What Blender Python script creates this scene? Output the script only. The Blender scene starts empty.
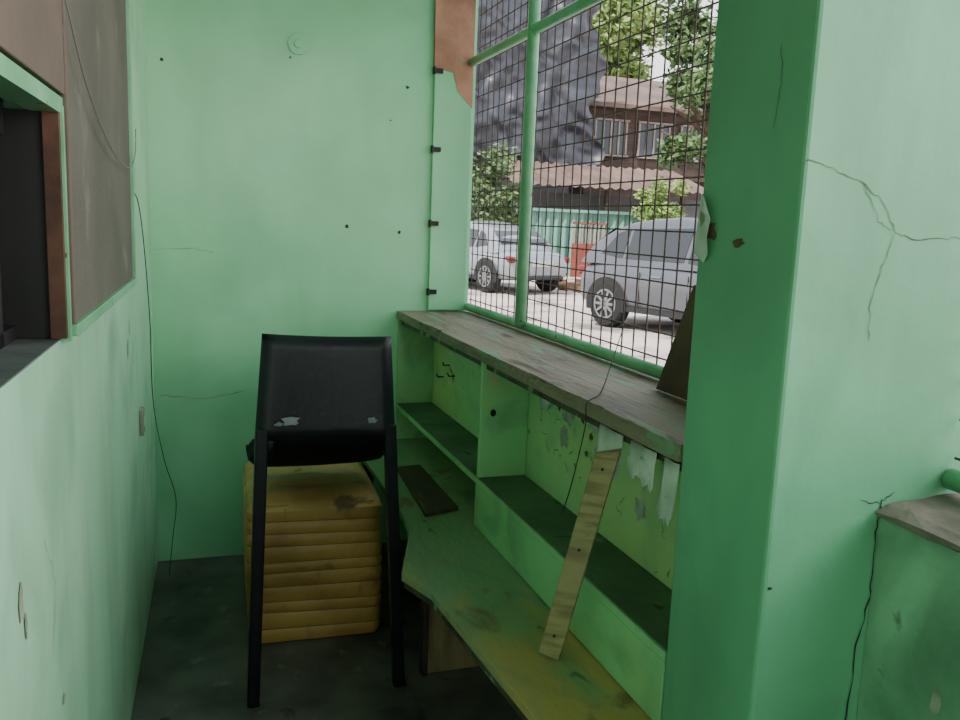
import bpy, math, random
from mathutils import Vector, Matrix, noise
random.seed(7)
scene=bpy.context.scene
D=3.37; W=1.225; XF=0.932; XB=1.085; HC=0.985; PY0=0.99; PY1=1.235; LW=1.135

# ------------------------------------------------------------ materials
def lin(c):
    return tuple(((v/255)/12.92 if v/255<=0.04045 else ((v/255+0.055)/1.055)**2.4) for v in c)+(1,)
def N(nt,t,**k):
    n=nt.nodes.new(t)
    for a,b in k.items():
        if a in n.inputs: n.inputs[a].default_value=b
        else: setattr(n,a,b)
    return n
def ramp(nt,src,p0,p1,c0=(0,0,0,1),c1=(1,1,1,1)):
    r=nt.nodes.new('ShaderNodeValToRGB'); r.color_ramp.elements[0].position=p0; r.color_ramp.elements[1].position=p1
    r.color_ramp.elements[0].color=c0; r.color_ramp.elements[1].color=c1
    nt.links.new(src,r.inputs[0]); return r.outputs[0]
def mix(nt,f,a,b):
    m=nt.nodes.new('ShaderNodeMix'); m.data_type='RGBA'
    if isinstance(f,float): m.inputs[0].default_value=f
    else: nt.links.new(f,m.inputs[0])
    for s,i in ((a,6),(b,7)):
        if isinstance(s,tuple): m.inputs[i].default_value=s
        else: nt.links.new(s,m.inputs[i])
    return m.outputs[2]
def mat(name,base,second=None,scale=4.0,lo=.4,hi=.65,chip=None,cscale=9.0,clo=.66,chi=.69,rough=.6,metal=0.0,bump=.15,bscale=30.0,stretch=(1,1,1),spec=.4,chip2=None,c2=(3.0,.68,.7),grime=None,streak=None,wear=None):
    m=bpy.data.materials.new(name); m.use_nodes=True; nt=m.node_tree; b=nt.nodes['Principled BSDF']
    tc=N(nt,'ShaderNodeTexCoord'); mp=N(nt,'ShaderNodeMapping'); mp.inputs['Scale'].default_value=stretch
    nt.links.new(tc.outputs['Object'],mp.inputs['Vector'])
    mp2=N(nt,'ShaderNodeMapping'); mp2.inputs['Scale'].default_value=(3,3,.7); nt.links.new(tc.outputs['Object'],mp2.inputs['Vector'])
    def nz(s,det=6,dist=0.0,src=None):
        n=N(nt,'ShaderNodeTexNoise'); n.inputs['Scale'].default_value=s; n.inputs['Detail'].default_value=det; n.inputs['Distortion'].default_value=dist
        nt.links.new((src or mp).outputs[0],n.inputs['Vector']); return n.outputs[0]
    col=lin(base)
    if second: col=mix(nt,ramp(nt,nz(scale),lo,hi),lin(base),lin(second))
    if wear: # (colour, axis, from, to): paint worn through toward one end of the board
        sx=N(nt,'ShaderNodeSeparateXYZ'); nt.links.new(tc.outputs['Object'],sx.inputs[0])
        mr=N(nt,'ShaderNodeMapRange'); nt.links.new(sx.outputs[wear[1]],mr.inputs[0]); mr.inputs[1].default_value=wear[2]; mr.inputs[2].default_value=wear[3]
        mr.inputs[3].default_value=0; mr.inputs[4].default_value=.40
        ad=N(nt,'ShaderNodeMath',operation='ADD'); nt.links.new(mr.outputs[0],ad.inputs[0]); nt.links.new(nz(5.0,8,.4),ad.inputs[1])
        col=mix(nt,ramp(nt,ad.outputs[0],.70,.90),col,lin(wear[0]))
    if grime: # (colour, scale, lo, hi)
        col=mix(nt,ramp(nt,nz(grime[1],8,.6),grime[2],grime[3]),col,lin(grime[0]))
    if streak: col=mix(nt,ramp(nt,nz(streak[1],5,.4,mp2),streak[2],streak[3]),col,lin(streak[0]))
    if chip: col=mix(nt,ramp(nt,nz(cscale,8,.3),clo,chi),col,lin(chip))
    if chip2: col=mix(nt,ramp(nt,nz(c2[0],9,.8),c2[1],c2[2]),col,lin(chip2))
    if isinstance(col,tuple): b.inputs['Base Color'].default_value=col
    else: nt.links.new(col,b.inputs['Base Color'])
    b.inputs['Roughness'].default_value=rough; b.inputs['Metallic'].default_value=metal
    b.inputs['Specular IOR Level'].default_value=spec
    if bump:
        bp=N(nt,'ShaderNodeBump'); bp.inputs['Strength'].default_value=bump; bp.inputs['Distance'].default_value=.01
        nt.links.new(nz(bscale,8),bp.inputs['Height']); nt.links.new(bp.outputs[0],b.inputs['Normal'])
    return m
M={}
M['wallB']=mat('mint_wall_paint',(154,219,174),(138,209,160),2.2,.35,.7,chip=(206,204,170),cscale=14,clo=.735,chi=.75,rough=.42,bump=.12,bscale=14,chip2=(100,132,104),c2=(38.0,.77,.79),grime=((118,184,140),1.5,.48,.76),streak=((132,198,150),1.2,.5,.8))
M['wallL']=mat('pale_mint_wall_paint',(180,226,190),(162,214,176),2.5,.35,.7,chip=(190,178,152),cscale=11,clo=.73,chi=.745,rough=.4,bump=.15,bscale=18,chip2=(120,140,116),c2=(30.0,.78,.80),grime=((134,182,148),3.0,.5,.75),streak=((150,196,160),2.0,.5,.8))
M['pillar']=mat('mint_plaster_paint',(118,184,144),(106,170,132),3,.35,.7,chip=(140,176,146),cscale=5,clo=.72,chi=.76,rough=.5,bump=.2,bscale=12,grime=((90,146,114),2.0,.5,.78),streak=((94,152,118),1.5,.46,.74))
M['low']=mat('stained_mint_plaster',(146,192,158),(116,158,130),6,.35,.7,chip=(74,82,70),cscale=9,clo=.66,chi=.72,rough=.6,bump=.35,bscale=25,grime=((90,126,100),3.0,.5,.7))
M['cab']=mat('worn_green_shelf_paint',(150,208,152),(168,196,130),3,.48,.72,chip=(190,188,154),cscale=13,clo=.69,chi=.71,rough=.5,bump=.15,chip2=(84,96,66),c2=(20.0,.70,.74),grime=((124,170,126),5.0,.5,.7))
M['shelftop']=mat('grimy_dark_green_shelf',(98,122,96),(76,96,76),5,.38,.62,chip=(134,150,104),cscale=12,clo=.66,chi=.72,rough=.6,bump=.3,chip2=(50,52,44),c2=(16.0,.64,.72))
M['cabY']=mat('pale_green_back_panel_paint',(192,216,146),(158,216,166),1.5,.40,.62,chip=(216,216,200),cscale=8,clo=.66,chi=.68,rough=.5,bump=.15,chip2=(116,120,94),c2=(17.0,.67,.72),grime=((154,190,134),6.0,.52,.78))
M['top']=mat('weathered_counter_wood',(150,134,116),(116,102,88),3,.38,.66,chip=(82,66,54),cscale=5,clo=.58,chi=.7,rough=.6,bump=.5,bscale=22,stretch=(4,.7,4),chip2=(120,144,116),c2=(6.0,.57,.64))
M['edge']=mat('worn_dark_edge',(84,84,66),(62,52,42),10,.4,.6,chip=(128,146,110),cscale=14,clo=.6,chi=.64,rough=.6,bump=.4)
M['bench']=mat('dusty_green_bench_paint',(132,158,122),(140,150,108),1.9,.46,.62,chip=(130,104,74),cscale=6,clo=.62,chi=.69,rough=.55,bump=.3,stretch=(1.6,.8,2),chip2=(86,86,70),c2=(9.0,.66,.74),grime=((110,132,102),3.0,.52,.72),wear=((184,156,96),1,2.25,1.45))
M['ply']=mat('dull_brown_plywood',(150,124,94),(116,98,74),6,.4,.65,rough=.75,bump=.3,stretch=(4,4,.8))
M['pinkply']=mat('exposed_tan_plywood',(192,140,116),(158,112,90),7,.4,.65,chip=(120,190,140),cscale=9,clo=.66,chi=.69,rough=.7,bump=.3)
M['stick']=mat('pale_raw_wood',(164,148,108),(130,114,80),9,.4,.65,rough=.65,bump=.3,stretch=(1,1,6),chip=(84,70,48),cscale=16,clo=.68,chi=.72)
M['darkwood']=mat('dark_stained_wood',(70,54,44),(50,40,34),8,.4,.6,rough=.6,bump=.3)
M['looseb']=mat('worn_brown_board',(84,64,52),(60,46,38),6,.4,.6,chip=(110,96,78),cscale=9,clo=.62,chi=.7,rough=.7,bump=.3,stretch=(3,.7,3))
M['brownboard']=mat('brown_hardboard',(106,78,62),(82,62,50),8,.4,.6,rough=.6,bump=.3)
M['floor']=mat('dark_grimy_concrete',(106,101,97),(74,71,68),5,.4,.65,chip=(132,126,120),cscale=11,clo=.62,chi=.74,rough=.5,bump=.25,bscale=15,chip2=(50,48,46),c2=(7.0,.6,.7))
M['conc']=mat('grey_concrete_ledge',(132,120,110),(92,84,78),9,.4,.65,chip=(60,56,52),cscale=15,clo=.6,chi=.68,rough=.8,bump=.5)
M['sillc']=mat('grey_sill_cement',(104,106,104),(76,80,80),9,.4,.65,rough=.7,bump=.3)
M['pipe']=mat('green_enamel_pipe',(138,198,154),(116,178,134),8,.4,.6,chip=(110,80,60),cscale=24,clo=.68,chi=.7,rough=.35,bump=.1)
M['wire']=mat('rusty_brown_wire',(80,70,64),(104,80,70),30,.45,.6,rough=.6,metal=.1,bump=0)
M['black']=mat('black_vinyl',(20,21,27),(28,29,36),6,.4,.7,rough=.38,bump=.12,bscale=60)
M['blackmatte']=mat('matte_black_seat_vinyl',(17,17,20),(24,24,28),6,.4,.7,rough=.7,bump=.12,bscale=60,spec=.12)
M['blackmetal']=mat('black_metal_tube',(16,18,24),(26,28,34),12,.4,.7,rough=.35,metal=.2,bump=.05)
M['scuff']=mat('worn_white_backing',(150,152,160),(120,120,128),20,.4,.6,rough=.7,bump=.1)
M['pouf']=mat('ochre_ribbed_vinyl',(198,150,86),(156,114,62),4,.38,.68,chip=(112,80,50),cscale=9,clo=.60,chi=.76,rough=.4,bump=.15,bscale=40)
M['groove']=mat('brown_groove_shading',(128,94,54),None,rough=.8,bump=0)  # shading between the pouf ribs, put into the colour
M['poufT']=mat('tan_worn_vinyl_top',(214,168,108),(180,136,84),6,.4,.65,chip=(116,84,58),cscale=9,clo=.62,chi=.7,rough=.38,bump=.2)
M['screen']=mat('dusty_brown_window_screen',(98,88,82),(118,108,100),4,.35,.7,rough=.65,bump=.3,bscale=120,chip=(142,136,126),cscale=5,clo=.60,chi=.76)
M['board']=mat('brown_painted_board',(118,98,88),(102,84,76),4,.35,.7,rough=.6,bump=.15)
M['red']=mat('brown_frame_wood',(104,68,52),(74,50,40),14,.4,.6,rough=.6,bump=.2,chip=(150,130,110),cscale=20,clo=.64,chi=.7)
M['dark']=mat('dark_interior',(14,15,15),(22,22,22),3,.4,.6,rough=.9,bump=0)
M['louver']=mat('near_black_louver_metal',(24,25,26),(36,34,32),3,.4,.6,rough=.6,bump=0)
M['paper']=mat('torn_pale_paper',(206,214,204),(166,182,166),14,.4,.65,rough=.8,bump=.3,chip=(130,140,120),cscale=30,clo=.62,chi=.68)
M['crack']=mat('dark_crack',(50,58,50),None,rough=.95,bump=0)
M['hair']=mat('grey_hairline_crack',(84,96,84),None,rough=.95,bump=0)
M['plaster_spot']=mat('bare_plaster_patch',(160,166,146),(130,132,112),20,.4,.6,rough=.8,bump=.2)
M['peel']=mat('grey_peeled_patch',(190,196,184),(150,158,146),20,.4,.6,rough=.8,bump=.2)
M['mustard']=mat('bare_tan_patch',(110,92,70),(90,74,54),20,.4,.6,rough=.8,bump=.2)
M['cable']=mat('black_cable',(20,20,20),None,rough=.5,bump=0)
M['wcable']=mat('grey_cable',(130,128,124),None,rough=.5,bump=0)
M['string']=mat('dark_string',(58,52,46),None,rough=.8,bump=0)
M['road']=mat('sunlit_concrete_road',(188,178,170),(160,152,146),.6,.35,.7,chip=(112,106,100),cscale=1.2,clo=.52,chi=.64,rough=.9,bump=.2,bscale=4)
M['silver']=mat('silver_car_paint',(138,141,148),None,rough=.2,metal=.35,bump=0,spec=.7)
M['grey']=mat('grey_car_paint',(84,85,92),None,rough=.2,metal=.3,bump=0,spec=.7)
M['glass']=mat('dark_car_glass',(18,22,26),None,rough=.05,bump=0,spec=.9)
M['tyre']=mat('tyre_rubber',(24,24,26),None,rough=.8,bump=0)
M['rim']=mat('alloy_rim',(128,130,134),None,rough=.35,metal=.7,bump=0)
M['tail']=mat('red_tail_light',(104,24,26),None,rough=.2,bump=0)
M['plate']=mat('white_plate',(170,174,170),None,rough=.4,bump=0)
M['trimb']=mat('black_plastic_trim',(28,28,30),None,rough=.5,bump=0)
M['tarp']=mat('dark_grey_blue_plastic_sheet',(50,52,63),(37,38,48),.5,.35,.65,rough=.42,bump=0,spec=.6)
M['hwall']=mat('brown_timber_house_wall',(88,70,63),(64,52,47),1.5,.35,.65,rough=.8,bump=.2,stretch=(1,1,8))
M['gwall']=mat('grey_block_wall',(104,100,102),(80,78,80),1.5,.35,.65,rough=.9,bump=.3)
M['roofr']=mat('rusty_corrugated_roof',(110,90,82),(82,66,60),1.2,.35,.65,rough=.7,bump=.2)
M['fence']=mat('teal_sheet_fence',(116,160,144),(92,134,122),1.2,.35,.65,rough=.6,bump=.1)
M['redgate']=mat('red_gate_paint',(140,70,60),(112,54,48),3,.35,.65,rough=.6,bump=.1)
M['pale']=mat('pale_pink_wall',(160,142,134),(134,120,114),2,.35,.65,rough=.8,bump=.1)
M['leafA']=mat('sunlit_green_leaves',(148,170,98),(96,126,62),1.5,.35,.65,rough=.5,bump=0)
M['leafB']=mat('mid_green_leaves',(96,122,72),(50,74,42),1.5,.35,.65,rough=.5,bump=0)
M['bark']=mat('grey_brown_bark',(88,72,58),(60,50,42),5,.35,.65,rough=.9,bump=.4)
M['dirt']=mat('brown_soil_debris',(116,88,66),(84,66,52),3,.35,.65,rough=.95,bump=.4)
M['hglass']=mat('dull_house_glass',(60,66,72),None,rough=.15,bump=0)

# ------------------------------------------------------------ geometry helpers
class MB:
    def __init__(s): s.v=[]; s.f=[]; s.mi=[]; s.mats=[]
    def m(s,name):
        if name not in s.mats: s.mats.append(name)
        return s.mats.index(name)
    def add(s,vs,fs,mt,fn=None):
        o=len(s.v); k=s.m(mt)
        s.v+=[tuple(fn(*v)) if fn else tuple(v) for v in vs]
        for f in fs: s.f.append(tuple(i+o for i in f)); s.mi.append(k)
        return s
    def box(s,x0,x1,y0,y1,z0,z1,mt,fn=None):
        vs=[(x,y,z) for x in (x0,x1) for y in (y0,y1) for z in (z0,z1)]
        return s.add(vs,[(0,1,3,2),(4,6,7,5),(0,4,5,1),(2,3,7,6),(0,2,6,4),(1,5,7,3)],mt,fn)
    def prism(s,pts,vec,mt):
        n=len(pts); vec=Vector(vec); a=[Vector(p) for p in pts]; b=[p+vec for p in a]
        fs=[tuple(range(n))[::-1],tuple(range(n,2*n))]+[(i,(i+1)%n,n+(i+1)%n,n+i) for i in range(n)]
        return s.add(a+b,fs,mt)
    def tube(s,pts,r,mt,seg=8,cap=True):
        P=[Vector(p) for p in pts]; vs=[]; fs=[]
        up=None
        for i,p in enumerate(P):
            d=((P[min(i+1,len(P)-1)]-P[max(i-1,0)])).normalized()
            if up is None:
                up=Vector((0,0,1)) if abs(d.z)<.9 else Vector((1,0,0))
            a=d.cross(up).normalized(); b=d.cross(a).normalized()
            rr=r[i] if isinstance(r,(list,tuple)) else r
            for k in range(seg):
                t=2*math.pi*k/seg; vs.append(p+a*math.cos(t)*rr+b*math.sin(t)*rr)
        for i in range(len(P)-1):
            for k in range(seg):
                fs.append((i*seg+k,i*seg+(k+1)%seg,(i+1)*seg+(k+1)%seg,(i+1)*seg+k))
        if cap: fs.append(tuple(range(seg))[::-1]); fs.append(tuple((len(P)-1)*seg+k for k in range(seg)))
        return s.add(vs,fs,mt)
    def obj(s,name,parent=None,bevel=0,smooth=False,loc=None,seg=2):
        me=bpy.data.meshes.new(name); me.from_pydata([tuple(v) for v in s.v],[],s.f)
        for k in s.mats: me.materials.append(M[k])
        me.polygons.foreach_set('material_index',s.mi)
        if smooth: me.polygons.foreach_set('use_smooth',[True]*len(s.f))
        me.update()
        import bmesh
        bm=bmesh.new(); bm.from_mesh(me); bmesh.ops.recalc_face_normals(bm,faces=bm.faces); bm.to_mesh(me); bm.free()
        ob=bpy.data.objects.new(name,me); scene.collection.objects.link(ob)
        if parent: ob.parent=parent; ob.location=-Vector(parent.get('_o',(0,0,0))) if loc is None else loc
        elif loc is not None: ob.location=loc
        if bevel:
            b=ob.modifiers.new('bevel','BEVEL'); b.width=bevel; b.segments=seg; b.limit_method='ANGLE'
        return ob
def thing(name,base,label,cat):
    e=bpy.data.objects.new(name,None); e.empty_display_size=.1; e.location=base; e['_o']=tuple(base)
    scene.collection.objects.link(e); e['label']=label; e['category']=cat; return e
def tag(o,label,cat): o['label']=label; o['category']=cat; return o
def st(o): o['kind']='structure'; return o
def strip(mb,pts,w,mt,axis,plane,fn=None):
    L=[];R=[]
    for i,p in enumerate(pts):
        a=pts[max(i-1,0)]; b=pts[min(i+1,len(pts)-1)]
        dx,dy=b[0]-a[0],b[1]-a[1]; l=math.hypot(dx,dy) or 1
        ww=w*(.5+random.random())*(.3 if i in(0,len(pts)-1) else 1)
        L.append((p[0]-dy/l*ww,p[1]+dx/l*ww)); R.append((p[0]+dy/l*ww,p[1]-dx/l*ww))
    def to3(q):
        if axis=='y': return (q[0],plane,q[1])
        if axis=='x': return (plane,q[0],q[1])
        return (q[0],q[1],plane)
    n=len(pts); vs=[to3(q) for q in L]+[to3(q) for q in R]
    mb.add(vs,[(i,i+1,n+i+1,n+i) for i in range(n-1)],mt,fn)
def jag(pts,amp,sub=6):
    out=[]
    for i in range(len(pts)-1):
        for k in range(sub):
            t=k/sub; out.append((pts[i][0]*(1-t)+pts[i+1][0]*t+random.uniform(-amp,amp),pts[i][1]*(1-t)+pts[i+1][1]*t+random.uniform(-amp,amp)))
    out.append(pts[-1]); return out
def blob(mb,cx,cy,rx,ry,mt,axis,plane,n=14,fn=None):
    pts=[]
    for i in range(n):
        t=2*math.pi*i/n; r=random.uniform(.6,1.1)
        a,b=cx+math.cos(t)*rx*r,cy+math.sin(t)*ry*r
        pts.append((a,plane,b) if axis=='y' else ((plane,a,b) if axis=='x' else (a,b,plane)))
    mb.add(pts,[tuple(range(n))],mt,fn)

# ------------------------------------------------------------ room shell
def LF(x,y,z): return (x-0.0304*(D-y),y,z)      # left wall is slightly out of square
YB=-1.8; CH=2.75
st(MB().box(-2.2,1.30,YB,D+.15,-.08,0,'floor').obj('floor'))
st(MB().box(-2.2,1.45,YB-.2,D+.15,CH,CH+.1,'wallB').obj('ceiling'))
mb=MB().box(-.3,1.229,D,D+.15,0,CH,'wallB')
for x,z,r in ((.05,1.88,.008),(.72,1.315,.009),(.93,1.30,.008),(.95,1.86,.007),(.50,1.93,.004),(.885,1.73,.004)):
    blob(mb,x,z,r,r,'crack','y',D-.0015)
strip(mb,jag([(.02,.66),(.16,.64),(.34,.67)],.006),.0012,'plaster_spot','y',D-.0015)
strip(mb,jag([(.0,1.21),(.14,1.22),(.22,1.2)],.006),.001,'plaster_spot','y',D-.0015)
st(mb.obj('wall_far'))
mb=MB(); mb.box(-.2,.15,YB-.12,YB,0,CH,'wallB'); mb.box(.85,1.34,YB-.12,YB,0,CH,'wallB'); mb.box(.15,.85,YB-.12,YB,2.1,CH,'wallB')
st(mb.obj('wall_near'))  # unseen rear wall, added to cut the light coming from behind
mb=MB()
WZ0=1.145; WZ1=1.50; WY1=1.46
mb.box(-.15,0,YB,D,0,WZ0,'wallL',LF)
mb.box(-.15,0,WY1,D,WZ0,CH,'wallL',LF)
mb.box(-.15,0,YB,WY1,WZ1,CH,'wallL',LF)
mb.box(-.15,0,YB,.30,WZ0,WZ1,'wallL',LF)
for y,z,ry,rz in ((1.10,.87,.012,.03),(1.12,.83,.008,.02),(2.45,.98,.012,.03),(2.50,1.03,.01,.02),(1.35,.60,.012,.01)):
    blob(mb,y,z,ry,rz,'plaster_spot','x',.0015,fn=LF)
strip(mb,jag([(2.55,1.0),(2.62,.9),(2.6,.8)],.008),.0015,'plaster_spot','x',.0015,fn=LF)
strip(mb,jag([(1.25,.9),(1.32,.8),(1.28,.7)],.008),.0008,'plaster_spot','x',.0015,fn=LF)
st(mb.obj('wall_left'))
st(MB().box(LW,1.30,PY1,D,0,.945,'low').obj('wall_right_far'))
mb=MB().box(LW,1.30,YB,PY0-.001,0,.925,'low')
for i in range(3): blob(mb,.93-.04*i,.5+.1*i,.01,.03,'plaster_spot','x',LW-.001)
st(mb.obj('wall_right_near'))
nx,ny=8,60; vs=[];fs=[]
mb=MB()
for j in range(ny+1):
    y=YB+(PY0-.003-YB)*j/ny
    for i in range(nx+1):
        x=LW-.012+(1.31-LW+.012)*i/nx
        z=.944+.010*noise.noise(Vector((x*14,y*9,0)))+.014*(i/nx)
        if i==0: x+=.010*noise.noise(Vector((3,y*22,1))); z-=.006
        vs.append((x,y,z))
for j in range(ny):
    for i in range(nx):
        a=j*(nx+1)+i; fs.append((a,a+1,a+nx+2,a+nx+1))
o=len(vs)
for j in range(ny+1):
    v=vs[j*(nx+1)]; vs.append((v[0]+.004,v[1],.928+.006*noise.noise(Vector((7,v[1]*25,1)))))
for j in range(ny): fs.append((j*(nx+1),(j+1)*(nx+1),o+j+1,o+j))
mb.add(vs,fs,'conc'); st(mb.obj('trim_1'))
st(MB().box(1.20,1.34,YB,D,2.55,CH,'wallB').obj('wall_right_header'))
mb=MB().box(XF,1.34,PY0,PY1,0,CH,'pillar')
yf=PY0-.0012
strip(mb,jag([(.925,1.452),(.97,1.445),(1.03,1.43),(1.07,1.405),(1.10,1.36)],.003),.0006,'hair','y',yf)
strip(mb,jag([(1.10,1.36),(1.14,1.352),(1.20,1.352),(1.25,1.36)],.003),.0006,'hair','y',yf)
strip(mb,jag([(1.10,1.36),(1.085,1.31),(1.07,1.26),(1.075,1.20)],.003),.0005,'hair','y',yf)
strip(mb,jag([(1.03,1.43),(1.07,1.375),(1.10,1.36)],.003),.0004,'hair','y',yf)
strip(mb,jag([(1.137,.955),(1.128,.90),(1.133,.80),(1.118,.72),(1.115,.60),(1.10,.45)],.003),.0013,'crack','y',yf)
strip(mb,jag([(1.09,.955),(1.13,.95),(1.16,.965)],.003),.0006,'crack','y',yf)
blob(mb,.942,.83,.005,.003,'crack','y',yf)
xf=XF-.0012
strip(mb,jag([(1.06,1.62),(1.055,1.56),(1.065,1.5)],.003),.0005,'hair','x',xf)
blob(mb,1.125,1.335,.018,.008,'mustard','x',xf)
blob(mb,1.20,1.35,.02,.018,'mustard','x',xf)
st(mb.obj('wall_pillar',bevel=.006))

# ------------------------------------------------------------ left window, screen, boards
w=MB()
w.box(-.14,-.001,.30,WY1,1.12,1.147,'sillc',LF)
win=st(w.obj('window_1'))
fr=MB()
fr.box(-.03,.012,.30,WY1+.012,1.488,1.512,'pipe',LF)
fr.box(-.10,-.06,.30,WY1-.03,1.45,1.50,'louver',LF)
fr.box(-.012,.010,WY1-.018,WY1-.004,1.148,1.489,'red',LF)
fr.box(-.10,-.012,WY1-.012,WY1-.002,1.148,1.489,'louver',LF)
fr.box(-.01,.014,WY1-.004,WY1+.010,1.142,1.50,'pipe',LF)
fr.box(-.09,-.06,1.34,1.365,1.148,1.46,'louver',LF)
fr.box(-.10,-.06,.30,WY1-.01,1.147,1.168,'louver',LF)
for y in (.55,.75,.95,1.12,1.25,1.38): fr.box(-.09,-.078,y,y+.013,1.15,1.5,'louver',LF)
fr.obj('window_frame',win,loc=(0,0,0))
st(MB().box(-1.4,-.6,-.4,2.6,.8,1.9,'dark').obj('unlit_room_block'))  # near-black block standing in for the unlit darkness behind the window
sc=thing('window_screen',(0,2.0,1.15),'large brown dusty mesh screen nailed over the wall opening','window screen')
MB().box(.004,.014,1.49,2.50,1.165,2.5,'screen',LF).obj('screen_mesh',sc)
mb=MB(); mb.box(.002,.022,2.49,2.512,1.15,2.5,'pipe',LF); mb.box(.002,.022,1.475,2.512,1.147,1.166,'pipe',LF); mb.box(.002,.018,1.475,1.492,1.166,2.5,'board',LF)
mb.obj('screen_frame',sc,bevel=.002)
tag(MB().box(.004,.016,.25,1.472,1.516,2.5,'board',LF).obj('plywood_board',bevel=.002),'brown painted plywood board nailed above the small window','board')
mb=MB().box(.001,.012,2.73,2.79,.665,.745,'plaster_spot',LF); mb.box(.012,.016,2.75,2.77,.69,.72,'wallL',LF)
tag(mb.obj('outlet_cover',bevel=.002),'small painted-over outlet cover on the mint wall','outlet cover')
mb=MB()
for r,y0,y1 in ((.040,D-.006,D-.001),(.016,D-.012,D-.006)):
    vs=[(.53+r*math.cos(t*math.pi/5),y,1.98+r*math.sin(t*math.pi/5)) for y in (y0,y1) for t in range(10)]
    mb.add(vs,[tuple(range(10)),tuple(range(10,20))]+[(i,(i+1)%10,10+(i+1)%10,10+i) for i in range(10)],'wallB')
tag(mb.obj('junction_box_cover',bevel=.0015),'round mint-painted junction box cover on the wall','junction box')

def smooth_pts(pts,n=8):
    P=[Vector(p) for p in pts]; out=[]
    for i in range(len(P)-1):
        a=P[max(i-1,0)];b=P[i];c=P[i+1];d=P[min(i+2,len(P)-1)]
        for k in range(n):
            t=k/n; out.append(.5*((2*b)+(c-a)*t+(2*a-5*b+4*c-d)*t*t+(3*b-a-3*c+d)*t**3))
    out.append(P[-1]); return out
tag(MB().tube(smooth_pts([LF(.012,2.56,1.40),LF(.02,2.64,1.37),LF(.02,2.80,1.25),(.01,2.92,1.0),(.012,2.98,.72),(.04,3.05,.5),(.075,3.12,.33),(.06,3.18,.16),(.045,3.2,.01)]),.0014,'cable',6).obj('hanging_cable'),'thin black cable hanging down the mint wall','cable')
tag(MB().tube(smooth_pts([LF(.027,1.2,1.72),LF(.027,1.4,1.66),LF(.028,1.62,1.55),LF(.028,1.95,1.47),LF(.028,2.3,1.45),LF(.028,2.48,1.49),LF(.030,2.5,1.56)]),.0013,'wcable',6).obj('loose_cable'),'thin grey cable draped across the brown screen','cable')

# ------------------------------------------------------------ jamb board at corner
jb=thing('jamb_board',(1.13,D,.99),'mint-painted jamb board with black hinges beside the window grill','board')
MB().box(1.055,1.212,D-.018,D-.001,.99,1.94,'wallB').obj('panel',jb,bevel=.002)
MB().prism([(1.052,D-.020,1.94),(1.13,D-.020,1.93),(1.15,D-.020,1.86),(1.212,D-.020,1.80),(1.212,D-.020,2.6),(1.045,D-.020,2.6)],(0,.019,0),'pinkply').obj('exposed_plywood',jb)
for z in (1.93,1.63,1.34,1.065):
    mb=MB().box(1.048,1.085,D-.030,D-.019,z-.009,z+.009,'cable'); mb.tube([(1.05,D-.026,z-.014),(1.05,D-.026,z+.014)],.006,'cable')
    mb.obj('hinge',jb)

# ------------------------------------------------------------ window grill
def grill(y0,y1,z0,z1,x,base_label,wires=True,pole=None,bar=None):
    g=thing('window_grill',(x,(y0+y1)/2,z0),base_label,'window grill')
    r=.017
    mb=MB(); mb.tube([(x,y0,z0+r),(x,y1,z0+r)],r,'pipe',12); mb.obj('bottom_rail',g,smooth=True)
    if bar: MB().tube([(x-.02,y0,bar),(x-.02,y1,bar)],.017,'pipe',12).obj('cross_rail',g,smooth=True)
    if pole: MB().tube([(x-.022,pole,z0+r),(x-.022,pole,z1)],.020,'pipe',12).obj('upright',g,smooth=True)
    if wires:
        mb=MB(); s=.062; k=0; rw=.0022
        y=y0+.03
        while y<y1:
            mb.tube([(x,y,z0+.02),(x,y,z1)],rw,'wire',6,False); y+=s;k+=1
        z=z0+.05
        while z<z1:
            mb.tube([(x+.0048,y0,z),(x+.0048,y1,z)],rw,'wire',6,False); z+=s
        mb.obj('wire_mesh',g)
    return g
grill(PY1+.005,D-.02,HC+.002,2.55,W,'green pipe window grill with rusty square wire mesh above the counter',True,2.70,1.975)
g2=grill(YB+.1,PY0-.005,.964,2.55,1.262,'green pipe window grill set on the rough cement ledge',True,None,None)

# ------------------------------------------------------------ counter and shelf unit
wt=thing('countertop',(1.08,2.3,.95),'long weathered wooden countertop with peeling green paint below the grill','countertop')
mb=MB()
def plank(a,b,chip,dz):
    n=120; y0=PY1+.003; y1=D-.002; vs=[]
    for i in range(n+1):
        y=y0+(y1-y0)*i/n
        c=chip*max(0,noise.noise(Vector((a*9,y*6,2)))+.7*noise.noise(Vector((a,y*30,5))))
        vs+=[(a+c*.3,y,.955),(b,y,.955),(b,y,HC-dz),(a+c+chip*.2,y,HC-dz)]
    fs=[(4*i+k,4*i+(k+1)%4,4*i+4+(k+1)%4,4*i+4+k) for i in range(n) for k in range(4)]+[(0,1,2,3),(4*n,4*n+1,4*n+2,4*n+3)]
    mb.add(vs,fs,'top')
plank(XF-.006,1.03,.014,0); plank(1.033,1.135,.002,.001); plank(1.138,1.30,.002,.002)
mb.obj('plank_top',wt)
cab=thing('shelf_unit',(1.0,2.3,.45),'built-in green and yellow painted open shelf unit under the counter','shelf')
mb=MB(); mb.box(XB,XB+.012,PY1+.003,D-.002,.452,.953,'cabY')
for y,z,a,b in ((2.02,.85,.04,.025),(2.04,.79,.03,.035),(1.86,.86,.03,.02),(1.75,.78,.025,.03),(1.62,.73,.03,.03)):
    blob(mb,y,z,a,b,'peel','x',XB-.0015,n=28)
for y,z in ((1.93,.86),(1.88,.83),(2.08,.86),(1.90,.78)):
    blob(mb,y,z,.012,.01,'mustard','x',XB-.002)
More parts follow.
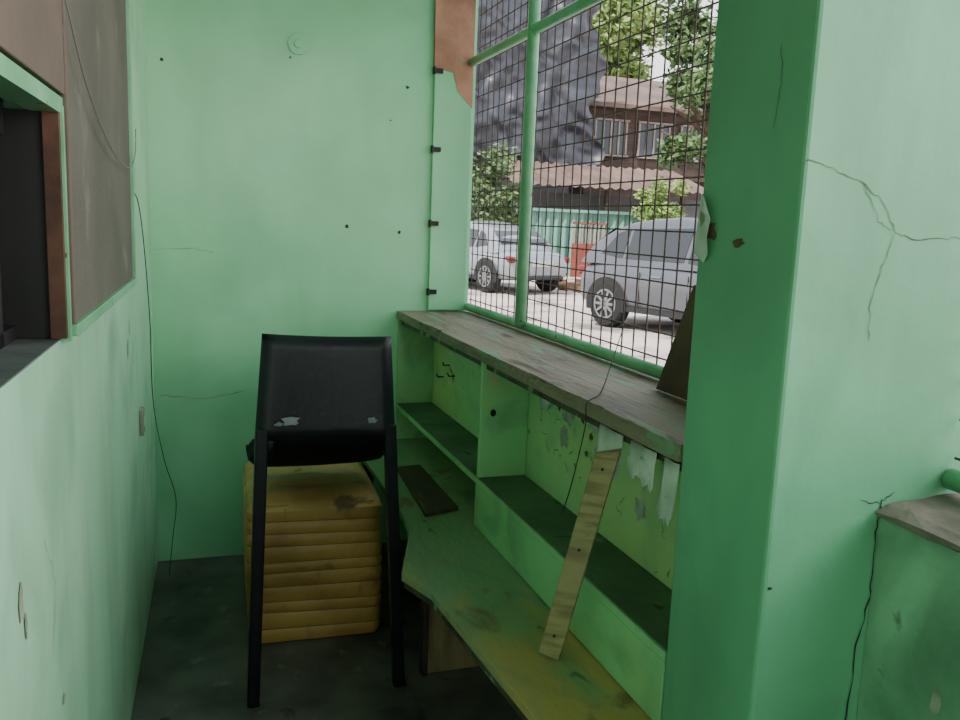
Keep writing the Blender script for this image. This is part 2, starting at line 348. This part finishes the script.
for k in range(34):
    y=random.uniform(1.5,2.2); z=random.uniform(.70,.9)
    strip(mb,jag([(y,z),(y+random.uniform(-.04,.04),z+random.uniform(-.04,.04))],.008,5),.0008,'hair','x',XB-.0022)
for k in range(8):
    y=random.uniform(2.4,3.0); z=random.uniform(.66,.9)
    strip(mb,jag([(y,z),(y+random.uniform(-.04,.04),z+random.uniform(-.05,.05))],.006,5),.0009,'mustard','x',XB-.0022)
mb.obj('back_panel',cab)
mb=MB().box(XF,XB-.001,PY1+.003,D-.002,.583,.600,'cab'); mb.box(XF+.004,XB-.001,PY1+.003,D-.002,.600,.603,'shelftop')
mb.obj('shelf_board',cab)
mb=MB().box(XF+.002,XB-.001,2.30,2.318,.604,.953,'cab')
vs=[(.972+.009*math.cos(t*math.pi/8),2.2988,.80+.011*math.sin(t*math.pi/8)) for t in range(16)]; mb.add(vs,[tuple(range(16))],'cable')
mb.obj('divider',cab,bevel=.002)
MB().box(XF,XF+.018,PY1+.003,2.32,.452,.582,'cab').obj('kickboard',cab,bevel=.002)
MB().box(XF,XB-.001,D-.02,D-.003,.452,.582,'cab').obj('end_panel',cab)
MB().box(XF+.001,XB-.001,D-.02,D-.003,.604,.953,'cab').obj('end_panel',cab)
MB().box(XF+.014,XF+.030,PY1+.003,D-.021,.932,.953,'edge').obj('face_rail',cab)
for y,z in ((3.12,.80),(3.05,.77),(3.2,.74)): MB().tube([(XB-.001,y,z),(XB-.025,y,z),(XB-.03,y,z+.012)],.003,'cable',6).obj('hook',cab)
bn=thing('low_bench',(.83,2.2,0),'low worn green and ochre painted wooden bench below the shelf unit','bench')
out=[(XB-.001,PY1+.004),(XB-.001,D-.004),(.752,D-.004),(.748,2.45),(.724,2.29),(.640,2.03),(.685,1.90),(.728,1.32),(.735,PY1+.004)]
MB().prism([(x,y,.428) for x,y in out],(0,0,.021),'bench').obj('bench_top',bn,bevel=.0015)
mb=MB(); mb.prism([(.650,2.035,.405),(.692,1.905,.405),(.735,1.32,.405),(.738,PY1+.004,.405),(.756,PY1+.004,.405),(.752,1.32,.405),(.708,1.915,.405),(.666,2.045,.405)],(0,0,.022),'edge')
mb.obj('apron',bn)
MB().box(.79,1.125,2.30,2.32,0,.427,'ply').obj('support_board',bn,bevel=.002)
MB().box(.775,.792,2.285,2.325,0,.427,'darkwood').obj('leg',bn,bevel=.002)
MB().box(.77,.81,3.2,3.24,0,.427,'darkwood').obj('leg',bn,bevel=.002)
tag(MB().prism([(.835,2.93,.4505),(.927,2.94,.4505),(.927,2.46,.4505),(.808,2.42,.4505)],(0,0,.012),'looseb').obj('loose_board',bevel=.002),'thin worn dark brown loose board lying on the bench','board')
a=Vector((.842,1.535,.452)); b=Vector((.908,1.455,.915)); d=(b-a).normalized()
side=Vector((.80,-.60,0)); side=(side-d*side.dot(d)).normalized(); nn=d.cross(side)
mb=MB(); hw=.0225; th=.0125
mb.add([a+side*sx*hw+nn*sy*th+d*(.006 if sx*sy>0 else .002) for sx,sy in((-1,-1),(1,-1),(1,1),(-1,1))]+[b+side*sx*hw+nn*sy*th+d*(.012*sx) for sx,sy in((-1,-1),(1,-1),(1,1),(-1,1))],[(0,1,2,3),(4,5,6,7),(0,1,5,4),(1,2,6,5),(2,3,7,6),(3,0,4,7)],'stick')
for t in (.12,.55,.93):
    for sg in (-1,1):
        c=a.lerp(b,t)+nn*sg*(th+.0005); mb.tube([c,c+nn*sg*.006],.003,'cable',6)
tag(mb.obj('wooden_batten',bevel=.0015),'pale raw wood batten with nails leaning on the bench','wood batten')
tag(MB().tube(smooth_pts([(W-.02,1.97,1.10),(1.12,1.86,1.03),(.99,1.66,.992),(.918,1.58,.986),(.912,1.57,.94),(.912,1.60,.85),(.925,1.66,.76),(.93,1.70,.70)]),.0013,'string',5).obj('loose_string'),'thin dark wire trailing from the grill over the counter','wire')
tag(MB().prism([(1.150,1.70,HC+.001),(1.165,1.60,1.235),(1.165,1.26,1.25),(1.150,1.26,HC+.001)],(.010,0,0),'brownboard').obj('leaning_board',bevel=.002),'brown thin board leaning on the grill beside the pillar','board')
def scrap(y1,y0,zt,zb,x,label,n=9,rag=.012,slant=0.0):
    mb=MB(); vs=[]
    for i in range(n+1):
        u=i/n; y=y1+(y0-y1)*u
        vs.append((x+.002*math.sin(u*7),y,zt)); 
        vs.append((x-.003-.002*math.sin(u*5),y+random.uniform(-.003,.003),(zt+zb)/2))
        vs.append((x-.006-.003*math.sin(u*4+1),y+random.uniform(-.004,.004),zb+slant*u+random.uniform(-rag,rag)+.02*(abs(2*u-1)**3)))
    fs=[(3*i+k,3*i+3+k,3*i+4+k,3*i+1+k) for i in range(n) for k in (0,1)]
    mb.add(vs,fs,'paper')
    ob=mb.obj('paper_scrap',smooth=True); so=ob.modifiers.new('t','SOLIDIFY'); so.thickness=.0008
    tag(ob,label,'paper'); ob['group']='torn paper scraps stuck under the counter'
scrap(1.56,1.46,.945,.86,XF+.009,'torn whitish paper scrap hanging below the counter')
scrap(1.425,1.33,.945,.885,XF+.009,'torn whitish paper scrap hanging below the counter',slant=-.02)
scrap(1.30,1.252,.945,.835,XF+.009,'torn whitish paper scrap hanging below the counter')
scrap(2.19,2.13,.91,.84,XB-.004,'small whitish paper remnant stuck on the shelf back',rag=.008)
mb=MB(); mb.add([(XF-.003,1.232,1.41),(XF-.014,1.208,1.405),(XF-.009,1.192,1.37),(XF-.012,1.194,1.34),(XF-.010,1.190,1.315),(XF-.006,1.206,1.30),(XF-.009,1.232,1.315)],[(0,1,2,3,4,5,6)],'paper')
ob=mb.obj('paper_note'); ob.modifiers.new('t','SOLIDIFY').thickness=.0008; tag(ob,'faded torn paper stuck on the pillar edge','paper')

# ------------------------------------------------------------ pouf
pf=thing('ribbed_pouf',(.51,2.83,0),'ochre yellow vinyl box pouf with horizontal ribbed sides','pouf')
def rr(cx,cy,hx,hy,r,n=5):
    pts=[]
    for qx,qy,a0 in((1,1,0),(-1,1,90),(-1,-1,180),(1,-1,270)):
        for k in range(n+1):
            t=math.radians(a0+90*k/n); pts.append((cx+qx*(hx-r)+r*math.cos(t),cy+qy*(hy-r)+r*math.sin(t)))
    return pts
mb=MB(); vs=[]; ribs=10; H=.455; US=[0,.03,.12,.3,.5,.7,.88,.97]; lv=[]
zb=[0]
for i in range(ribs): zb.append(zb[-1]+1+.22*math.sin(i*2.3))
zb=[q/zb[-1] for q in zb]
for i in range(ribs):
    for u in US:
        z=.003+H*(zb[i]+(zb[i+1]-zb[i])*u); b=.0042*(math.sin(math.pi*u)**.7 if u>0 else 0); tp=.006*math.sin(math.pi*(i+u)/ribs)
        lv.append((z,.206+b+tp,.240+b+tp,u))
lv.append((.003+H,.206,.240,0))
n=24
for li,(z,hx,hy,u) in enumerate(lv): 
    for q,(x,y) in enumerate(rr(.513-.006*(z/H),2.835,hx,hy,.034)):
        vs.append((x,y,z+(.014*noise.noise(Vector((x*5,y*5,1+li*.03))))*(math.sin(math.pi*z/H))**.5 if 4<li<len(lv)-2 else z))
A=[];B=[]
for i in range(len(lv)-1):
    k8=i%8
    for k in range(n): (B if k8 in (0,7) else A).append((i*n+k,i*n+(k+1)%n,(i+1)*n+(k+1)%n,(i+1)*n+k))
A+=[tuple(range(n))[::-1],tuple((len(lv)-1)*n+k for k in range(n))]
mb.m('pouf'); mb.m('groove'); mb.v=[tuple(v) for v in vs]; mb.f=A+B; mb.mi=[0]*len(A)+[1]*len(B)
mb.obj('ribbed_body',pf,smooth=True)
nx,ny=48,48; mb=MB(); vs=[];fs=[]
for j in range(ny+1):
    for i in range(nx+1):
        u=i/nx*2-1; v=j/ny*2-1
        x=.508+.215*u*(1-.02*v*v); y=2.835+.250*v*(1-.02*u*u)
        e=max(abs(u),abs(v)); pad=abs(math.sin((v+1)*math.pi*2))**.5
        z=.440+.040*(1-e**6)**.5+.014*pad*(1-e**4)+.012*(abs(noise.noise(Vector((x*9,y*14,0))))-.2)*(1-e**4)
        vs.append((x,y,z))
for j in range(ny):
    for i in range(nx): a=j*(nx+1)+i; fs.append((a,a+1,a+nx+2,a+nx+1))
mb.add(vs,fs,'poufT'); mb.obj('top_cushion',pf,smooth=True)
pf.rotation_euler=(0,0,-.035)

# ------------------------------------------------------------ black chair (seen from the back)
ch=thing('dining_chair',(.48,2.27,0),'black vinyl chair with worn high back standing at the pouf','chair')
nx,ny=20,16; mb=MB(); vs=[];fs=[]
for s_ in (0,1):
    for j in range(ny+1):
        for i in range(nx+1):
            u=i/nx*2-1; v=j/ny
            xl=.289+.022*v; xr=.670-.014*v
            x=xl+(xr-xl)*(u+1)/2
            z=.750+.286*v+(-.006*(1-u*u)*v)-.008*u*.6
            e=max(abs(u)**1.5,abs(2*v-1)**2); th=.018*(1-e**8)**.5+.004
            cy=2.262+.014*(1-u*u)+.02*v
            vs.append((x,cy+(th if s_ else -th),z))
n0=(nx+1)*(ny+1)
for j in range(ny):
    for i in range(nx):
        a=j*(nx+1)+i; fs.append((a,a+1,a+nx+2,a+nx+1)); fs.append((a+n0,a+nx+1+n0,a+nx+2+n0,a+1+n0))
bd=[i for i in range(nx+1)]+[j*(nx+1)+nx for j in range(1,ny+1)]+[ny*(nx+1)+i for i in range(nx-1,-1,-1)]+[j*(nx+1) for j in range(ny-1,0,-1)]
for k in range(len(bd)):
    a,b2=bd[k],bd[(k+1)%len(bd)]; fs.append((a,b2,b2+n0,a+n0))
mb.add(vs,fs,'black')
for x,z,a_,b_ in ((.380,.812,.027,.017),(.350,.804,.014,.007),(.600,.806,.014,.010)):
    blob(mb,x,z,a_,b_,'scuff','y',2.2415)
mb.obj('backrest',ch,smooth=True)
def leg(p0,p1,w_,name,mt='blackmetal'):
    mb=MB(); a=Vector(p0);b=Vector(p1)
    vs=[a+Vector((sx*w_,sy*w_,0)) for sx,sy in((-1,-1),(1,-1),(1,1),(-1,1))]+[b+Vector((sx*w_,sy*w_,0)) for sx,sy in((-1,-1),(1,-1),(1,1),(-1,1))]
    mb.add(vs,[(0,1,2,3),(4,5,6,7),(0,1,5,4),(1,2,6,5),(2,3,7,6),(3,0,4,7)],mt); mb.obj(name,ch,bevel=.004)
leg((.283,2.262,.0),(.308,2.262,.79),.0165,'leg')
leg((.698,2.262,.0),(.653,2.262,.79),.0165,'leg')
nx,ny=20,20; mb=MB(); vs=[];fs=[]
for s_ in (0,1):
    for j in range(ny+1):
        for i in range(nx+1):
            u=i/nx*2-1; v=j/ny; e=max(abs(u),abs(2*v-1)); 
            hw=.165+.045*min(1,v*1.6)
            x=.510+hw*u; y=2.30+.56*v-.05*u*u*v
            zc=.738-.168*min(1,v*1.25)**.8+.022*u*u*v; th=.010+.034*(1-e**10)**.5*min(1,v*2.5)
            vs.append((x,y,zc+(th if s_ else -th*.75)))
n0=(nx+1)*(ny+1)
for j in range(ny):
    for i in range(nx):
        a=j*(nx+1)+i; fs.append((a,a+nx+1,a+nx+2,a+1)); fs.append((a+n0,a+1+n0,a+nx+2+n0,a+nx+1+n0))
bd=[i for i in range(nx+1)]+[j*(nx+1)+nx for j in range(1,ny+1)]+[ny*(nx+1)+i for i in range(nx-1,-1,-1)]+[j*(nx+1) for j in range(ny-1,0,-1)]
for k in range(len(bd)):
    a,b2=bd[k],bd[(k+1)%len(bd)]; fs.append((a,b2,b2+n0,a+n0))
mb.add(vs,fs,'blackmatte'); mb.obj('seat',ch,smooth=True)

# ------------------------------------------------------------ street outside
mb=MB().box(1.36,60,-25,70,-.15,-.0,'road'); g=mb.obj('ground'); st(g)
def car(name,pos,ang,paint,label,Lc=4.1,Wd=1.70,Hc=1.48,zb0=.92,wb=.02):
    e=thing(name,pos,label,'car'); e.rotation_euler=(0,0,ang); e['_o']=(0,0,0)
    L=Lc/2; w=Wd/2; k0=zb0/.93
    S=[(-L,.70*w,.38,.70*k0),(-L+.07,.88*w,.30,.86*k0),(-L+.3,.97*w,.25,.95*k0),(-L+.9,w,.23,.96*k0),(0,w,.23,.93*k0),(L-1.2,w,.23,.91*k0),(L-.9,.99*w,.23,.88*k0),(L-.35,.93*w,.24,.77*k0),(L-.08,.82*w,.27,.66*k0),(L,.66*w,.32,.56*k0)]
    mb=MB(); vs=[]
    for x,hw,zb,zt in S:
        h=zt-zb
        half=[(hw*.86,zb),(hw*.97,zb+.10*h),(hw*.985,zb+.35*h),(hw*1.015,zb+.62*h),(hw*.97,zb+.80*h),(hw*.86,zb+.95*h),(hw*.5,zt+.02)]
        vs+= [(x,y,z) for y,z in half]+[(x,0,zt+.03)]+[(x,-y,z) for y,z in half[::-1]]
    n=15; fs=[(i*n+k,i*n+(k+1)%n,(i+1)*n+(k+1)%n,(i+1)*n+k) for i in range(len(S)-1) for k in range(n)]
    fs+=[tuple(range(n))[::-1],tuple((len(S)-1)*n+k for k in range(n))]
    mb.add(vs,fs,paint); b=mb.obj('body',e,smooth=True,loc=(0,0,0)); b.modifiers.new('s','SUBSURF').levels=2; b.modifiers['s'].render_levels=2
    x0=-L+.10+wb
    prof=[(x0,zb0-.03),(x0+.20,zb0+.22*(Hc-zb0)/.5),(x0+.46,Hc-.17),(x0+.75,Hc-.07),(x0+1.15,Hc-.015),(-.30,Hc+.01),(.0,Hc-.04),(.28,Hc-.14),(L-1.25,zb0+.12),(L-.98,zb0-.04)]
    def hwz(z): t=(z-zb0)/(Hc-zb0); return w*(.90-.26*max(0,t)**1.3)
    mb=MB(); vs=[]
    acr=[-1,-.97,-.88,-.5,0,.5,.88,.97,1]
    for x,z in prof:
        for q in acr:
            drop=(0 if abs(q)<.9 else (.02 if abs(q)<.99 else .06))*(1 if z>zb0+.1 else .3)
            vs.append((x,hwz(z)*q,z-drop+.03*(1-q*q)))
    m_=len(acr); fs=[(i*m_+k,i*m_+k+1,(i+1)*m_+k+1,(i+1)*m_+k) for i in range(len(prof)-1) for k in range(m_-1)]
    zbase=zb0-.06
    for sgn,kk in ((-1,0),(1,m_-1)):
        o_=len(vs)
        for x,z in prof: vs.append((x,sgn*w*.915,zbase))
        for i in range(len(prof)-1): fs.append((i*m_+kk,(i+1)*m_+kk,o_+i+1,o_+i))
    mb.add(vs,fs,paint); mb.obj('roof',e,smooth=True,loc=(0,0,0))
    def zt_at(x):
        for (xa,za),(xb,zb_) in zip(prof,prof[1:]):
            if xa<=x<=xb: return za+(zb_-za)*(x-xa)/(xb-xa)
        return zb0
    def side(x,z,sgn):
        zt=zt_at(x)-.06; t=max(0,min(1,(z-zbase)/max(.05,zt-zbase))); y0=w*.915; y1=hwz(zt_at(x))
        return (x,sgn*(y0+(y1-y0)*t+.008),z)
    lo=zb0+.03; hi=Hc-.15
    for sgn in (1,-1):
        for pts in ([(x0+.36,lo+.05),(x0+.76,lo),(x0+.76,hi),(x0+.56,hi-.04)],[(x0+.82,lo),(-.12,lo),(-.12,hi+.03),(x0+.82,hi)],[(-.05,lo),(.98,lo),(.90,lo+.05),(.34,hi-.04),(.10,hi+.02),(-.05,hi+.03)]):
            pts=[(x,min(z,zt_at(x)-.085)) for x,z in pts]
            mb=MB(); mb.add([side(x,z,sgn) for x,z in pts],[tuple(range(len(pts)))],'glass'); mb.obj('side_window',e,loc=(0,0,0))
    def endg(pa,pb,nm,ox,oz):
        P=[]
        for (x,z) in (pa,pb):
            for q in (-.86,.86): P.append((x+ox,hwz(z)*q,z+oz))
        mb=MB(); mb.add([P[0],P[1],P[3],P[2]],[(0,1,2,3)],'glass'); mb.obj(nm,e,loc=(0,0,0))
    def lerp(a,b,t): return (a[0]+(b[0]-a[0])*t,a[1]+(b[1]-a[1])*t)
    endg(lerp(prof[0],prof[1],.6),lerp(prof[1],prof[2],.92),'rear_window',-.040,.034)
    endg(lerp(prof[7],prof[8],.03),lerp(prof[7],prof[8],.98),'windshield',.03,.045)
    for sgn in (1,-1):
        MB().box(-L+.03,-L+.26,sgn*w*.82-.05,sgn*w*.82+.07,.68*k0,.82*k0,'tail').obj('tail_light',e,loc=(0,0,0),bevel=.035)
        MB().box(L-.22,L-.03,sgn*w*.66-.13,sgn*w*.66+.13,.56*k0,.68*k0,'plate').obj('headlight',e,loc=(0,0,0),bevel=.03)
        MB().box(L-1.34,L-1.20,sgn*(w+.06)-.08,sgn*(w+.06)+.08,zb0,zb0+.13,paint).obj('mirror',e,loc=(0,0,0),bevel=.03)
        for xx in (-.55,.35): MB().box(xx,xx+.16,sgn*(w-.005)-.012,sgn*(w-.005)+.012,.74*k0,.765*k0,'rim').obj('door_handle',e,loc=(0,0,0),bevel=.004)
        mb=MB()
        for xx in (-.75,.05,.98): mb.box(xx,xx+.008,sgn*(w-.005)-.006,sgn*(w-.005)+.006,.32,.80*k0,'trimb')
        mb.box(-L+1.05,L-1.15,sgn*w*.975-.012,sgn*w*.975+.012,.25,.32,'trimb')
        mb.obj('door_seams',e,loc=(0,0,0))
    MB().box(-L-.02,-L+.05,-.25,.25,.55,.67,'plate').obj('licence_plate',e,loc=(0,0,0))
    MB().box(-L-.02,-L+.3,-w*.66,w*.66,.29,.37,'trimb').obj('bumper',e,loc=(0,0,0),bevel=.04)
    def wheel(x,sgn):
        mb=MB(); R=.32; prof2=[(.0,.09),(.19,.09),(.20,.10),(.29,.10),(R,.07),(R,-.07),(.29,-.10),(.1,-.10)]
        seg=24; vs=[]
        for r_,o_ in prof2:
            for k in range(seg):
                t=2*math.pi*k/seg; vs.append((x+r_*math.cos(t),sgn*(w-.09+o_),R+r_*math.sin(t)))
        fs=[(i*seg+k,i*seg+(k+1)%seg,(i+1)*seg+(k+1)%seg,(i+1)*seg+k) for i in range(len(prof2)-1) for k in range(seg)]
        mb.add(vs,fs,'tyre'); ob=mb.obj('wheel',e,loc=(0,0,0))
        mb=MB()
        for k in range(10):
            t=2*math.pi*k/10; c,s2=math.cos(t),math.sin(t); p=(-s2,c); y=sgn*(w+.006)
            mb.prism([(x+p[0]*.022,y,R+p[1]*.022),(x+c*.2+p[0]*.014,y,R+s2*.2+p[1]*.014),(x+c*.2-p[0]*.014,y,R+s2*.2-p[1]*.014),(x-p[0]*.022,y,R-p[1]*.022)],(0,sgn*.012,0),'rim')
        vs=[]
        for r_ in (.18,.205):
            for k in range(24): t=2*math.pi*k/24; vs.append((x+r_*math.cos(t),sgn*(w+.016),R+r_*math.sin(t)))
        mb.add(vs,[(k,(k+1)%24,24+(k+1)%24,24+k) for k in range(24)],'rim')
        mb.obj('rim',ob,loc=(0,0,0))
        mb=MB(); vs=[]
        for k in range(25): t=math.pi*k/24*1.16-.25; vs.append((x+.37*math.cos(t),sgn*(w+.006),R+.37*math.sin(t)))
        mb.add(vs,[tuple(range(25))],'cable'); mb.obj('wheel_arch',e,loc=(0,0,0))
    for x in (-L+.72,L-.80):
        for sgn in (1,-1): wheel(x,sgn)
    return e
car('parked_car',(6.76,9.5,0),math.atan2(-.95,.32),'grey','grey parked hatchback with alloy wheels on the street',Hc=1.50,zb0=.92)
car('parked_car',(6.0,17.3,0),math.radians(108),'silver','silver parked sedan with red tail lights on the street',Hc=1.36,zb0=.84,wb=.38)

def corr(x0,x1,y,z0,z1,mt,per=.12,amp=.025):
    n=int((x1-x0)/per*6); vs=[]; 
    for i in range(n+1):
        x=x0+(x1-x0)*i/n; d=amp*math.sin(2*math.pi*(x-x0)/per); vs+=[(x,y+d,z0),(x,y+d,z1)]
    return MB().add(vs,[(2*i,2*i+2,2*i+3,2*i+1) for i in range(n)],mt)
f=thing('sheet_fence',(10,21.5,0),'teal corrugated sheet fence along the street','fence')
corr(8.4,13.5,21.5,0,1.75,'fence',.25,.04).obj('sheeting',f)
MB().box(8.4,13.5,21.4,21.6,1.72,1.80,'fence').obj('top_rail',f)
gt=thing('street_gate',(10.4,21.1,0),'red and cream painted metal gate in the street fence','gate')
MB().box(9.9,10.9,21.05,21.15,.0,.9,'redgate').obj('lower_panel',gt)
mb=MB(); 
for k in range(9): mb.box(9.9+k*.12,9.94+k*.12,21.05,21.12,.9,1.45,'pale')
mb.box(9.9,10.9,21.04,21.16,1.42,1.47,'redgate'); mb.obj('pickets',gt)
tag(MB().box(4,16,23.5,23.7,0,2.3,'gwall').obj('boundary_wall'),'grey concrete block boundary wall','wall')
tb=thing('tarp_building',(9,26,0),'grey building with wrinkled dark plastic over its upper floor','building')
MB().box(4,12.2,26.6,32,0,8.2,'gwall').obj('building_wall',tb)
nx,ny=300,180; vs=[];fs=[]
for j in range(ny+1):
    for i in range(nx+1):
        u=i/nx; v=j/ny; x=6.9+5.9*u; z=3.35+5.3*v-(.10*math.sin(u*9)+.07*math.sin(u*31)+.05*noise.noise(Vector((u*60,0,0))))*(1-v)
        n1=noise.noise(Vector((x*.5,z*.35,0))); n2=noise.noise(Vector((x*.9,z*.7,5))); n3=noise.noise(Vector((x*1.3,z*1.3,9)))
        dy=.12*math.sin(x*2.0+z*.5+6*n1)+.055*math.sin(x*4.4-z*1.6+6*n2)+.03*math.sin(x*3+z*5.0+7*n3)+.03*noise.noise(Vector((x*4,z*4,2)))
        if i>nx-30: x+=(.25*math.sin(z*2.2)+.1*math.sin(z*7))*(i-nx+30)/30
        vs.append((x,26.0-dy,z))
for j in range(ny):
    for i in range(nx): a=j*(nx+1)+i; fs.append((a,a+1,a+nx+2,a+nx+1))
MB().add(vs,fs,'tarp').obj('tarpaulin',tb,smooth=True)
rf=thing('lean_to',(11,23,0),'lean-to with rusty corrugated roof in front of the houses','shed')
n=90; vs=[]
for i in range(n+1):
    x=8.6+6.4*i/n; d=.03*math.sin(i*1.4); vs+=[(x,22.3,2.45+d+.02*i/n),(x,24.8,3.25+d)]
MB().add(vs,[(2*i,2*i+2,2*i+3,2*i+1) for i in range(n)],'roofr').obj('roof_sheet',rf)
for x in (9.0,11.5,14,14.8): MB().box(x,x+.12,22.45,22.57,0,2.4,'darkwood').obj('post',rf)
hs=thing('timber_house',(17,30,0),'brown two-storey timber house with louvred windows','house')
MB().box(13.2,22,27.6,33,0,5.5,'hwall').obj('house_wall',hs)
mb=MB(); mb.prism([(13.0,27.0,5.4),(22.5,27.0,5.4),(22.5,30.5,6.9),(13.0,30.5,6.9)],(0,0,.15),'roofr'); mb.obj('house_roof',hs)
for x in (13.5,15.2,16.9):
    mb=MB().box(x,x+1.2,27.5,27.6,3.9,5.0,'hglass'); 
    for k in range(5): mb.box(x-.04+k*.3,x+.02+k*.3,27.46,27.53,3.85,5.05,'pale')
    mb.box(x-.06,x+1.3,27.46,27.54,3.82,3.88,'pale'); mb.box(x-.06,x+1.3,27.46,27.54,5.02,5.08,'pale')
    mb.obj('house_window',hs)
MB().box(13.2,22,27.1,27.6,3.1,3.3,'darkwood').obj('balcony_slab',hs)
def tree(name,base,h,rad,mt,n,leaf,label,trunk=True,cat='tree',zlo=.45):
    e=thing(name,base,label,cat); bx,by,bz=base
    if trunk:
        mb=MB(); mb.tube(smooth_pts([(bx,by,0),(bx+.2,by,h*.3),(bx-.1,by+.1,h*.6),(bx+.1,by,h*.85)],4),[.16-.13*i/12 for i in range(13)],'bark',8)
        for k in range(7):
            t=random.uniform(0,6.28); zz=h*random.uniform(.4,.7); mb.tube([(bx,by,zz),(bx+math.cos(t)*rad*.4,by+math.sin(t)*rad*.4,zz+rad*.3),(bx+math.cos(t)*rad*.8,by+math.sin(t)*rad*.8,zz+rad*.5)],[.07,.05,.02],'bark',6)
        mb.obj('trunk',e)
    mb=MB(); vs=[];fs=[]
    cl=[(random.uniform(-1,1)*rad*.7,random.uniform(-1,1)*rad*.7,random.uniform(zlo,1)*h,rad*random.uniform(.25,.5)) for _ in range(18 if trunk else 22)]
    for i in range(n):
        c=random.choice(cl); d=Vector((random.gauss(0,1),random.gauss(0,1),random.gauss(0,1))).normalized()*c[3]*random.uniform(.3,1.15)
        p=Vector((bx+c[0]+d.x,by+c[1]+d.y,max(.05,c[2]+d.z*.9))); a=Vector((random.gauss(0,1),random.gauss(0,1),random.gauss(0,.7))).normalized(); b2=a.cross(Vector((random.gauss(0,1),random.gauss(0,1),random.gauss(0,1)))).normalized()
        o=len(vs); vs+=[p-a*leaf,p+b2*leaf*.4,p+a*leaf,p-b2*leaf*.4]; fs.append((o,o+1,o+2,o+3))
    mb.add(vs,fs,mt); mb.obj('foliage',e)
tree('leafy_tree',(19.8,38,0),14.5,3.4,'leafA',9500,.24,'tall sunlit leafy tree behind the houses')
tree('leafy_tree',(11.9,18.0,0),6.6,1.45,'leafB',5500,.11,'green leafy street tree in front of the brown house',zlo=.46)
tree('leafy_shrub',(12.3,20.6,0),2.6,.7,'leafA',3500,.08,'bright green roadside shrub by the fence',False,'shrub',.3)
tree('leafy_shrub',(7.3,20.9,0),3.0,.95,'leafB',3500,.09,'dark green shrub growing beside the street fence',False,'shrub',.4)
mb=MB()
for i in range(60):
    x=8.4+random.gauss(0,.5); y=16.5+random.gauss(0,.5); s=random.uniform(.08,.25); mb.box(x,x+s,y,y+s,0,s*.8,'dirt')
d=tag(mb.obj('debris_pile'),'pile of brown soil and rubble on the roadside','rubble'); d['kind']='stuff'

# ------------------------------------------------------------ light
w=bpy.data.worlds.new('w'); scene.world=w; w.use_nodes=True; nt=w.node_tree; bg=nt.nodes['Background']
tc=N(nt,'ShaderNodeTexCoord'); sp=N(nt,'ShaderNodeSeparateXYZ'); nt.links.new(tc.outputs['Generated'],sp.inputs[0])
c=ramp(nt,sp.outputs[2],.0,.7,(1,.98,.97,1),(.80,.90,1,1)); nt.links.new(c,bg.inputs[0]); bg.inputs[1].default_value=2.4
s=bpy.data.lights.new('sun','SUN'); s.energy=9.5; s.angle=.04; s.color=(1,.95,.86); so=bpy.data.objects.new('sun',s); scene.collection.objects.link(so)
so.rotation_euler=Vector((.5,.3,-.81)).to_track_quat('-Z','Y').to_euler()
def area(loc,dirv,sx,sy,e,col,name,spread=180):
    l=bpy.data.lights.new(name,'AREA'); l.shape='RECTANGLE'; l.size=sx; l.size_y=sy; l.energy=e; l.color=col; l.spread=math.radians(spread)
    o=bpy.data.objects.new(name,l); o.location=loc; o.rotation_euler=Vector(dirv).to_track_quat('-Z','Z').to_euler(); scene.collection.objects.link(o)
area((1.6,.0,1.8),(-1,.15,-.25),1.2,1.4,20,(1,.985,.97),'daylight_window',120)
sl=bpy.data.lights.new('added_wall_spot','SPOT'); sl.energy=210; sl.spot_size=math.radians(24); sl.spot_blend=1; sl.shadow_soft_size=.12; sl.color=(1,.97,.94)  # added unseen spot behind the camera, brightens a patch of the back wall
so=bpy.data.objects.new('added_wall_spot',sl); so.location=(.62,-1.5,2.35); scene.collection.objects.link(so)
so.rotation_euler=(Vector((.45,3.37,1.55))-so.location).to_track_quat('-Z','Y').to_euler()

# ------------------------------------------------------------ camera
r=Vector((.9468,-.3195,.0385)); u=Vector((.0149,.1629,.9865)); fw=Vector((.3215,.9335,-.159))
fw.normalize(); r=(r-fw*r.dot(fw)).normalized(); u=r.cross(fw)
cam=bpy.data.cameras.new('camera'); co=bpy.data.objects.new('camera',cam); scene.collection.objects.link(co)
co.matrix_world=Matrix(((r.x,u.x,-fw.x,.1327),(r.y,u.y,-fw.y,0),(r.z,u.z,-fw.z,1.35),(0,0,0,1)))
cam.sensor_width=36; cam.lens=36*851.86/960; cam.clip_start=.02; cam.clip_end=300
scene.camera=co
for o in bpy.data.objects:
    if '_o' in o: del o['_o']
